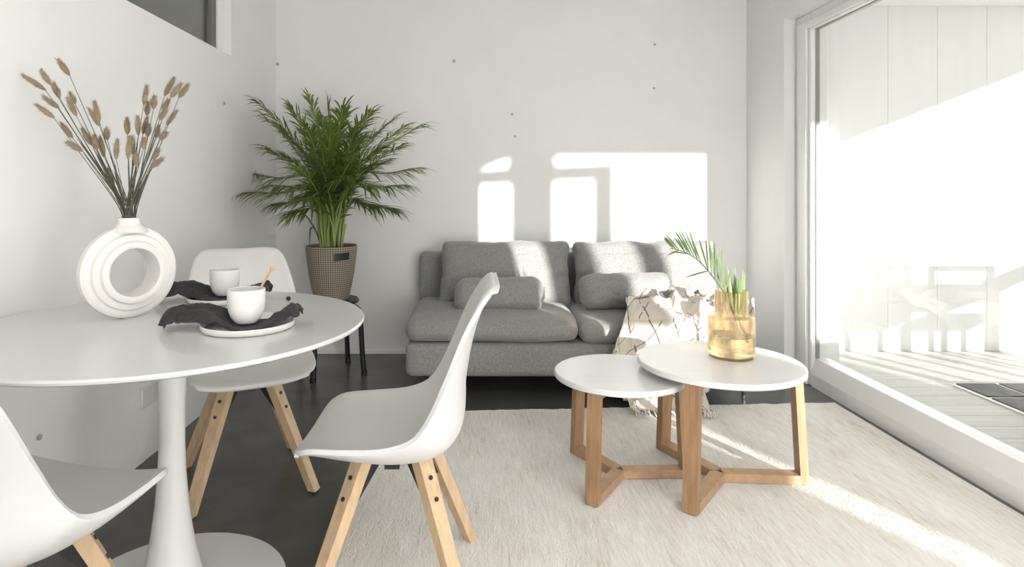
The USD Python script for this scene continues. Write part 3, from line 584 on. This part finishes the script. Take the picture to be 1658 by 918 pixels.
# ------------------------------------------------------------------ dining chairs
def make_chair(label, loc, rz):
    t = thing('dining_chair', label, 'chair', loc, rz, 'white shell chairs at the dining table')
    C = curve([(0.246, 0.424), (0.236, 0.434), (0.190, 0.436), (0.10, 0.425), (0.00, 0.416), (-0.08, 0.418), (-0.135, 0.435), (-0.168, 0.475), (-0.183, 0.54), (-0.193, 0.62), (-0.207, 0.70), (-0.226, 0.77), (-0.250, 0.83), (-0.270, 0.86), (-0.290, 0.868)], 70)
    nv, nu = len(C), 45
    s = np.concatenate([[0], np.cumsum(np.linalg.norm(np.diff(C, axis=0), axis=1))]); s /= s[-1]
    Tn = np.gradient(C, axis=0); Tn /= np.linalg.norm(Tn, axis=1, keepdims=True); N = np.stack([Tn[:, 1], -Tn[:, 0]], 1)   # towards the sitter
    N *= np.where(N[:, 1:2] + N[:, 0:1] < 0, -1, 1)
    N = np.stack([np.convolve(np.pad(N[:, k], 12, 'edge'), np.hanning(27)[1:-1] / np.hanning(27).sum(), 'valid') for k in (0, 1)], 1); N /= np.linalg.norm(N, axis=1, keepdims=True)
    w = np.interp(s, [0, 0.03, 0.08, 0.2, 0.36, 0.47, 0.60, 0.75, 0.86, 0.93, 0.97, 1.0], [0.185, 0.205, 0.219, 0.235, 0.240, 0.238, 0.228, 0.212, 0.195, 0.180, 0.165, 0.145])
    e = np.interp(s, [0, 0.05, 0.15, 0.30, 0.42, 0.50, 0.60, 0.72, 0.85, 0.95, 1.0], [0.020, 0.032, 0.048, 0.066, 0.095, 0.100, 0.072, 0.040, 0.020, 0.010, 0.006])
    w = np.convolve(np.pad(w, 3, 'edge'), np.ones(7) / 7, 'valid'); e = np.convolve(np.pad(e, 3, 'edge'), np.ones(7) / 7, 'valid')
    u = np.sin(np.linspace(-1, 1, nu) * math.pi / 2 * 0.97) / math.sin(math.pi / 2 * 0.97)
    au = np.abs(u)
    rise = e[:, None] * (0.25 * au ** 2 + 0.75 * au ** 3.2)[None]
    S = np.zeros((nv, nu, 3))
    S[..., 0] = C[:, :1] + N[:, :1] * rise
    S[..., 2] = C[:, 1:] + N[:, 1:] * rise
    S[..., 1] = w[:, None] * u[None]
    top = np.clip((s - 0.82) / 0.18, 0, 1)[:, None] * au[None] ** 6            # rounded top corners
    S[..., 2] -= 0.020 * top; S[..., 2] += 0.006 * np.clip((s - 0.8) / 0.2, 0, 1)[:, None] * au[None] ** 2
    fr = np.clip((0.10 - s) / 0.10, 0, 1)[:, None] ** 1.5 * au[None] ** 4; S[..., 0] -= 0.026 * fr
    n = grid_normals(S); sg = np.sign(n[10, nu // 2, 2]); S2 = S if sg > 0 else S[:, ::-1]
    thick = 0.012 + 0.022 * np.outer(np.sin(np.clip(s, 0, 0.62) / 0.62 * math.pi) ** 0.8, (1 - u ** 2) ** 0.6)
    sh = sheet(S2, thick)
    part('shell', sh, 'chair_shell', t, smooth=50)
    i0, i1, j0, j1 = 2, nv - 2, 2, nu - 2
    Sp = S2[i0:i1, j0:j1]; Np = grid_normals(S2)[i0:i1, j0:j1]
    ww = np.outer(np.sin(np.linspace(0.0, math.pi, i1 - i0)) ** 0.35, np.sin(np.linspace(0.0, math.pi, j1 - j0)) ** 0.35)
    part('seat_pad', sheet(Sp + Np * (0.0005 + 0.0085 * ww)[..., None], 0.001 + 0.0075 * ww), 'chair_pad', t, smooth=True)
    part('under_frame', cat([hull([(x, y, z) for x, y in ((-.085, -.02), (.085, -.02), (.085, .02), (-.085, .02))for z in (0.362, 0.385)]), hull([(y, x, z) for x, y in ((-.085, -.02), (.085, -.02), (.085, .02), (-.085, .02))for z in (0.362, 0.385)])]), 'black_metal', t)
    for a in (45, 135, 225, 315):
        ud = np.array([math.cos(math.radians(a)), math.sin(math.radians(a)), 0]); wd = np.array([-ud[1], ud[0], 0])
        c1, c0 = ud * 0.112 + [0, 0, 0.392], ud * 0.297 + [0, 0, 0.004]
        pts = []
        for c, ta, tb in ((c1, 0.046, 0.038), (c0, 0.036, 0.030)):
            for sa in (-1, 1):
                for sb in (-1, 1): pts.append(c + wd * ta / 2 * sa + ud * tb / 2 * sb)
        lg = part('leg', hull(pts), 'leg_wood', t)
        part('foot_pad', hull([c0 + wd * 0.014 * sa + ud * 0.012 * sb + [0, 0, zz] for sa in (-1, 1) for sb in (-1, 1) for zz in (-0.004, 0.0)]), 'black_metal', lg)
        ax = c0 - c1; ax /= np.linalg.norm(ax); on = ud - ax * (ud @ ax); on /= np.linalg.norm(on)
        for q in (0.055, 0.11):
            pc = c1 + ax * q + on * 0.0185
            m = trimesh.creation.cylinder(0.0058, 0.004, sections=16); m.apply_transform(trimesh.geometry.align_vectors([0, 0, 1], on)); m.apply_translation(pc)
            part('bolt', m, 'bolt', lg)
        inn = c1 - on * 0.017 + ax * 0.005
        part('bracket', hull([p + wd * sa * 0.009 for sa in (-1, 1) for p in (inn, inn + ax * 0.125, inn + ax * 0.125 - on * 0.004, inn - ud * 0.05 + [0, 0, -0.002])]), 'black_metal', t)
    return t
chair = make_chair('white shell dining chair with wooden legs in the foreground, its back to the sofa', (-0.236, 1.762, 0.005), 180)
dup(chair, (-0.895, 2.39, 0.005), -63, 'white shell dining chair behind the table, beside the potted palm')
dup(chair, (-0.978, 1.288, 0.005), 79, 'white shell dining chair cut off by the lower left corner, seen from behind')

# ------------------------------------------------------------------ ring vase and dried grass
VX, VY = -1.005, 1.775
n_ang = math.degrees(math.atan2(-0.60, 0.80))
rv = thing('ring_vase', 'white ceramic ring-shaped vase with stepped rims on the dining table', 'vase', (VX, VY, TZ), n_ang)
half = [(0.066, 0.0), (0.0665, 0.036), (0.069, 0.042), (0.074, 0.0445), (0.081, 0.0445), (0.0865, 0.0425), (0.0885, 0.036), (0.090, 0.0315), (0.0925, 0.0305), (0.103, 0.0305), (0.1065, 0.0285), (0.1085, 0.0225), (0.1105, 0.0195), (0.119, 0.0195), (0.126, 0.017), (0.131, 0.012), (0.132, 0.0)]
prof = np.array(half + [(r, -a) for r, a in half[-2:0:-1]] + [half[0]])
ringm = lathe(prof, 96); ringm.apply_transform(rot((0, 1, 0), 90)); ringm.apply_translation((0, 0, 0.1315))
ringm = ringm.slice_plane((0, 0, 0.0005), (0, 0, 1)) if False else ringm
part('ring', ringm, 'ceramic', rv, 40)
part('neck', lathe([(0, 0.245), (0.050, 0.2455), (0.042, 0.256), (0.033, 0.263), (0.029, 0.270), (0.0285, 0.279), (0.030, 0.284), (0.0285, 0.286), (0.025, 0.284), (0.024, 0.262), (0, 0.262)], 48), 'ceramic', rv, 50)
heads = [(225, 262, 107, 185), (250, 235, 200, 160), (295, 300, 262, 225), (345, 190, 285, 108), (292, 352, 212, 292), (268, 400, 175, 332), (378, 390, 332, 295), (372, 330, 350, 278), (360, 500, 300, 425), (408, 565, 328, 517),
         (492, 440, 440, 352), (492, 420, 465, 315), (455, 535, 405, 450), (480, 560, 465, 485), (515, 595, 495, 490), (532, 510, 525, 450), (575, 605, 580, 503), (562, 735, 535, 648), (632, 482, 628, 398), (635, 605, 640, 490),
         (655, 580, 655, 490), (678, 645, 672, 565), (685, 485, 682, 388), (708, 480, 730, 395), (730, 495, 738, 430), (712, 335, 728, 240), (728, 390, 733, 320), (760, 355, 765, 292), (815, 290, 865, 197), (845, 300, 900, 228),
         (885, 302, 935, 232), (805, 365, 835, 310), (790, 412, 825, 355), (825, 435, 878, 362), (790, 510, 825, 470), (775, 500, 785, 440), (760, 605, 785, 555), (745, 648, 805, 600), (710, 555, 715, 500)]
heads = sorted(heads, key=lambda h: h[2])
def ordinal(n): return f"{n}{'th' if 10 <= n % 100 <= 20 else {1: 'st', 2: 'nd', 3: 'rd'}.get(n % 10, 'th')}"
rng = np.random.default_rng(21)
neck = np.array([VX, VY, TZ + 0.27])
for k, (bx, by, tx, ty) in enumerate(heads):
    Y = VY + rng.uniform(-0.07, 0.07)
    hb, ht = pix(bx / 3.0595, 60 + by / 3.0595, Y), pix(tx / 3.0595, 60 + ty / 3.0595, Y + rng.uniform(-0.015, 0.015))
    a = rng.uniform(0, 6.28); r = 0.015 * math.sqrt(rng.random()); foot = neck + [r * math.cos(a), r * math.sin(a), -0.004]
    where = 'left' if tx < 480 else ('middle' if tx < 690 else 'right')
    lab = f'dried bunny-tail stem in the ring vase, head {ordinal(k + 1)} of {len(heads)} from the left'
    t = thing('dried_flower', lab, 'dried flower', tuple(foot), 0, 'dried bunny-tail stems in the ring vase')
    hb, ht = hb - foot, ht - foot
    L = np.linalg.norm(hb)
    P = curve([(0, 0, 0), hb * 0.18 + [-hb[0] * 0.06, 0, L * 0.02], hb * 0.6 + [-hb[0] * 0.03, 0, L * 0.012], hb], 14)
    part('stem', tube(P, np.linspace(0.0017 if k % 3 else 0.0024, 0.0007, 14), 6), 'stalk', t, smooth=True)
    if k % 3 == 0:      # a dry sheath leaf hugging the stem
        q0, q1 = P[4], P[9]; off = np.array([rng.normal(0, 0.004), 0, 0]);
        part('sheath', tube(curve([q0, (q0 + q1) / 2 + off, q1 + off * 2 + [rng.normal(0, .006), 0, 0]], 8), np.array([.001, .002, .0023, .0024, .0022, .0019, .0012, .0003]), 6), 'stalk', t, smooth=True)
    ax = ht - hb; ln = np.linalg.norm(ax); ax /= ln
    tt = np.linspace(0, 1, 15); rad = 0.0088 * np.sin(np.clip(tt * 0.94 + 0.03, 0, 1) * math.pi) ** 0.6 * (1.06 - 0.3 * tt) * (0.8 + 0.25 * rng.random())
    core = tube(hb + ax * (ln * tt)[:, None], np.maximum(rad, 0.0006), 12)
    hair = []
    e1 = np.cross(ax, [0.3, 0.8, 0.2]); e1 /= np.linalg.norm(e1); e2 = np.cross(ax, e1)
    for q in range(220):
        f = rng.random() * 0.97; ph = rng.uniform(0, 6.28); rr = np.interp(f, tt, rad); dr = e1 * math.cos(ph) + e2 * math.sin(ph)
        b = hb + ax * ln * f + dr * rr * 0.9; dd = ax * 0.9 + dr * 0.55; dd /= np.linalg.norm(dd); sd = np.cross(dd, dr); sd /= np.linalg.norm(sd) + 1e-9
        hl = rng.uniform(0.007, 0.014)
        hair.append(np.array([b + sd * 0.0006, b - sd * 0.0006, b + dd * hl]))
    H = np.vstack(hair); hm = trimesh.Trimesh(H, np.arange(len(H)).reshape(-1, 3), process=False)
    part('seed_head', cat([core, hm]), 'straw', t, smooth=True)
tie = thing('stem_tie', 'thin dark twine tied round the grass stems at the vase mouth', 'twine', tuple(neck + [0, 0, 0.018]))
part('loop', cat([tube([(0.0165 * math.cos(a), 0.0165 * math.sin(a), z) for a in np.linspace(0, 2 * math.pi, 25)], 0.0016, 6) for z in (0, 0.003)]), 'stalk', tie, smooth=True)

# ------------------------------------------------------------------ place settings
def plate(px, py, R, label):
    Y = (CAMZ - TZ) * FPX / (py - PY); p = pix(px, py, Y); p[2] = TZ
    t = thing('plate', label, 'plate', tuple(p), 0, 'white plates on the dining table')
    part('dish', lathe([(0, 0.0), (R - 0.010, 0.0), (R - 0.002, 0.004), (R, 0.012), (R, 0.017), (R - 0.002, 0.0185), (R - 0.005, 0.0165), (R - 0.008, 0.008), (R - 0.016, 0.006), (0, 0.006)], 80), 'cup_glaze', t, 50)
    return p
def napkin(c, pts, label, seed, halfw):
    """folded charcoal cloth: pts (dx, dy, z) the ridge of the cloth from left to right, relative to the plate's centre"""
    nu, nv = 90, 36
    R = curve(pts, nu); hwid = np.interp(np.linspace(0, 1, nu), np.linspace(0, 1, len(halfw)), halfw)
    b = np.linspace(-1, 1, nv)
    V = np.zeros((nu, nv, 3))
    V[..., 0] = R[:, :1] + 0.012 * np.sin(b * 5)[None] * np.linspace(1, .3, nu)[:, None]; V[..., 1] = R[:, 1:2] + hwid[:, None] * b[None]
    bell = np.clip(1 - np.abs(b) ** 2.4, 0, 1)
    low = 0.009
    V[..., 2] = low + (R[:, 2:3] - low) * (0.35 + 0.65 * bell[None])
    q = np.stack([V[..., 0] * 30, V[..., 1] * 55, V[..., 0] * 0], -1)
    rid = 1 - np.abs(2 * meshkit.noise(q * 0.7 + seed, seed) - 1); rid2 = 1 - np.abs(2 * meshkit.noise(q * 1.7 + seed * 2, seed + 1) - 1)
    amp = np.clip((R[:, 2:3] - 0.012) / 0.02, 0.12, 1.0)
    V[..., 2] += (0.012 * rid ** 1.5 + 0.005 * rid2) * amp
    rr = np.hypot(V[..., 0], V[..., 1]); out = rr > 0.108
    V[..., 2] = np.where(out, np.maximum(V[..., 2], 0.004), np.maximum(V[..., 2], 0.0085))
    V[..., 2] = np.where((rr > 0.103) & (rr < 0.124), np.maximum(V[..., 2], 0.0225), V[..., 2])
    t = thing('napkin', label, 'napkin', (c[0], c[1], TZ), 0, 'charcoal napkins under the cups')
    part('cloth', sheet(V, 0.0035), 'linen', t, smooth=True)
def cup(p, R, H, label, tea=True):
    t = thing('cup', label, 'cup', tuple(p), 0, 'white cups on the dining table')
    part('bowl', lathe([(0, 0.0), (R * 0.52, 0.0), (R * 0.60, 0.003), (R * 0.80, H * 0.16), (R * 0.94, H * 0.36), (R, H * 0.62), (R, H * 0.985), (R - 0.0015, H), (R - 0.004, H * 0.985), (R - 0.004, H * 0.6), (R * 0.88, H * 0.33), (R * 0.7, H * 0.14), (R * 0.4, H * 0.08), (0, H * 0.08)], 64), 'cup_glaze', t, 50)
    return t
pf = plate(402, 531, 0.118, 'white plate with raised rim at the front of the dining table')
pr = plate(365, 486, 0.118, 'white plate with raised rim further back on the dining table')
napkin(pf, [(-0.215, -0.015, 0.012), (-0.200, -0.012, 0.034), (-0.165, -0.01, 0.050), (-0.11, 0.0, 0.046), (-0.055, 0.005, 0.024), (-0.02, 0.0, 0.010), (0.03, 0.0, 0.010), (0.07, 0.01, 0.026), (0.115, 0.02, 0.050), (0.135, 0.02, 0.045)], 'charcoal linen napkin on the front plate, hanging over its left rim', 51, [0.03, 0.045, 0.06, 0.065, 0.065, 0.065, 0.06, 0.05, 0.03])
napkin(pr, [(-0.20, -0.04, 0.014), (-0.18, -0.03, 0.040), (-0.13, -0.01, 0.052), (-0.08, 0.0, 0.034), (-0.03, 0.0, 0.012), (0.03, 0.0, 0.012), (0.07, 0.02, 0.030), (0.115, 0.03, 0.048), (0.140, 0.035, 0.030)], 'charcoal linen napkin on the rear plate, crumpled beside the ring vase', 57, [0.04, 0.06, 0.075, 0.075, 0.06, 0.06, 0.06, 0.045, 0.02])
cf = cup((pf[0] - 0.005, pf[1], TZ + 0.0145), 0.048, 0.090, 'white handleless cup with a wooden stick in it, on the front plate')
cr = cup((pr[0] - 0.002, pr[1], TZ + 0.0165), 0.047, 0.086, 'white handleless cup on the rear plate')
tr = np.array([pf[0] - 0.005, pf[1], TZ + 0.0145])
sp = thing('honey_stick', 'slim wooden stirring stick leaning in the front cup', 'stirrer', tuple(tr + [0.004, 0, 0.0105]))
part('stick', tube([(0.0, 0, 0), (0.034, 0, 0.083), (0.062, 0, 0.128)], [0.0035, 0.0033, 0.003], 10), 'spoon_wood', sp, smooth=60)
part('knob', moved(trimesh.creation.icosphere(2, 0.006), (0.064, 0, 0.132)), 'spoon_wood', sp, smooth=True)
Yb = (CAMZ - TZ) * FPX / (487 - PY)
bp = pix(467, 487, Yb); bd = thing('black_bead', 'small black bead near the rear edge of the dining table', 'bead', (bp[0], bp[1], TZ))
part('ball', moved(trimesh.creation.icosphere(2, 0.0075), (0, 0, 0.0075)), 'black_metal', bd, smooth=True)

# ------------------------------------------------------------------ amber vase with a cut palm leaf
AV = pix(1184, 577, 2.425); AV[2] = 0.470
av = thing('amber_vase', 'amber glass bottle vase with a narrower neck on the taller coffee table', 'vase', tuple(AV))
part('glass', lathe([(0, 0.0), (0.080, 0.0), (0.086, 0.004), (0.088, 0.012), (0.088, 0.150), (0.086, 0.160), (0.078, 0.166), (0.066, 0.168), (0.064, 0.172), (0.063, 0.180), (0.063, 0.258), (0.061, 0.260), (0.059, 0.258), (0.059, 0.176), (0.060, 0.167), (0.075, 0.162), (0.083, 0.156), (0.0845, 0.148), (0.0845, 0.018), (0.078, 0.010), (0.04, 0.014), (0, 0.016)], 80), 'amber_glass', av, 40)
part('water', lathe([(0, 0.0165), (0.04, 0.0145), (0.077, 0.0105), (0.084, 0.0185), (0.084, 0.085), (0, 0.085)], 64), 'water', av, 40)
pl = thing('palm_leaf', 'single cut green palm leaf standing in the amber vase', 'palm leaf', tuple(AV + [0, 0, 0.02]))
o = AV + [0, 0, 0.02]
P = curve([pix(1201, 552, 2.44) - o, pix(1192, 520, 2.44) - o, pix(1178, 485, 2.43) - o, pix(1160, 456, 2.42) - o, pix(1133, 424, 2.40) - o, pix(1108, 408, 2.38) - o, pix(1086, 402, 2.37) - o], 30)
part('stem', tube(P, np.linspace(0.003, 0.001, 30), 7), 'cut_leaf', pl, smooth=True)
rng = np.random.default_rng(77); Vs, Fs, oo = [], [], 0
for k in range(17):
    f = 0.34 + 0.64 * k / 16; i = f * 29; b = P[int(i)]
    an = math.radians(np.interp(k, [0, 6, 16], [88, 100, 132]) + rng.normal(0, 4)); L = np.interp(k, [0, 3, 10, 16], [0.13, 0.17, 0.13, 0.06]) * rng.uniform(0.85, 1.1)
    for dy in ((-0.25, 0.3) if k % 2 else (0.1,)):
        dv = np.array([math.cos(an), dy + rng.normal(0, 0.08), math.sin(an)]); dv /= np.linalg.norm(dv)
        V, F = leaflet(b, dv, np.array([0.2, -1.0, 0.1]), L, 0.0065, 0.03, 4); Vs.append(V); Fs.append(F + oo); oo += len(V)
for f, L, an in ((0.62, 0.10, 192), (0.80, 0.07, 170), (0.9, 0.05, 200)):
    dv = np.array([math.cos(math.radians(an)), -0.1, math.sin(math.radians(an))]); V, F = leaflet(P[int(f * 29)], dv, np.array([0.2, -1.0, 0.1]), L, 0.006, 0.05, 4); Vs.append(V); Fs.append(F + oo); oo += len(V)
for (px0, py0, px1, py1) in ((1188, 505, 1190, 428), (1186, 500, 1178, 432), (1196, 510, 1203, 430), (1192, 512, 1198, 440), (1190, 508, 1183, 450), (1199, 515, 1206, 436), (1195, 520, 1193, 445)):
    b, tpt = pix(px0, py0, 2.43 + rng.uniform(-0.02, 0.02)) - o, pix(px1, py1, 2.43 + rng.uniform(-0.03, 0.03)) - o
    dv = tpt - b; L = np.linalg.norm(dv); V, F = leaflet(b, dv / L, np.array([0.3, -1.0, 0.0]), L, 0.013, 0.0, 5); Vs.append(V); Fs.append(F + oo); oo += len(V)
part('leaflets', trimesh.Trimesh(np.vstack(Vs), np.vstack(Fs), process=False), 'cut_leaf', pl)
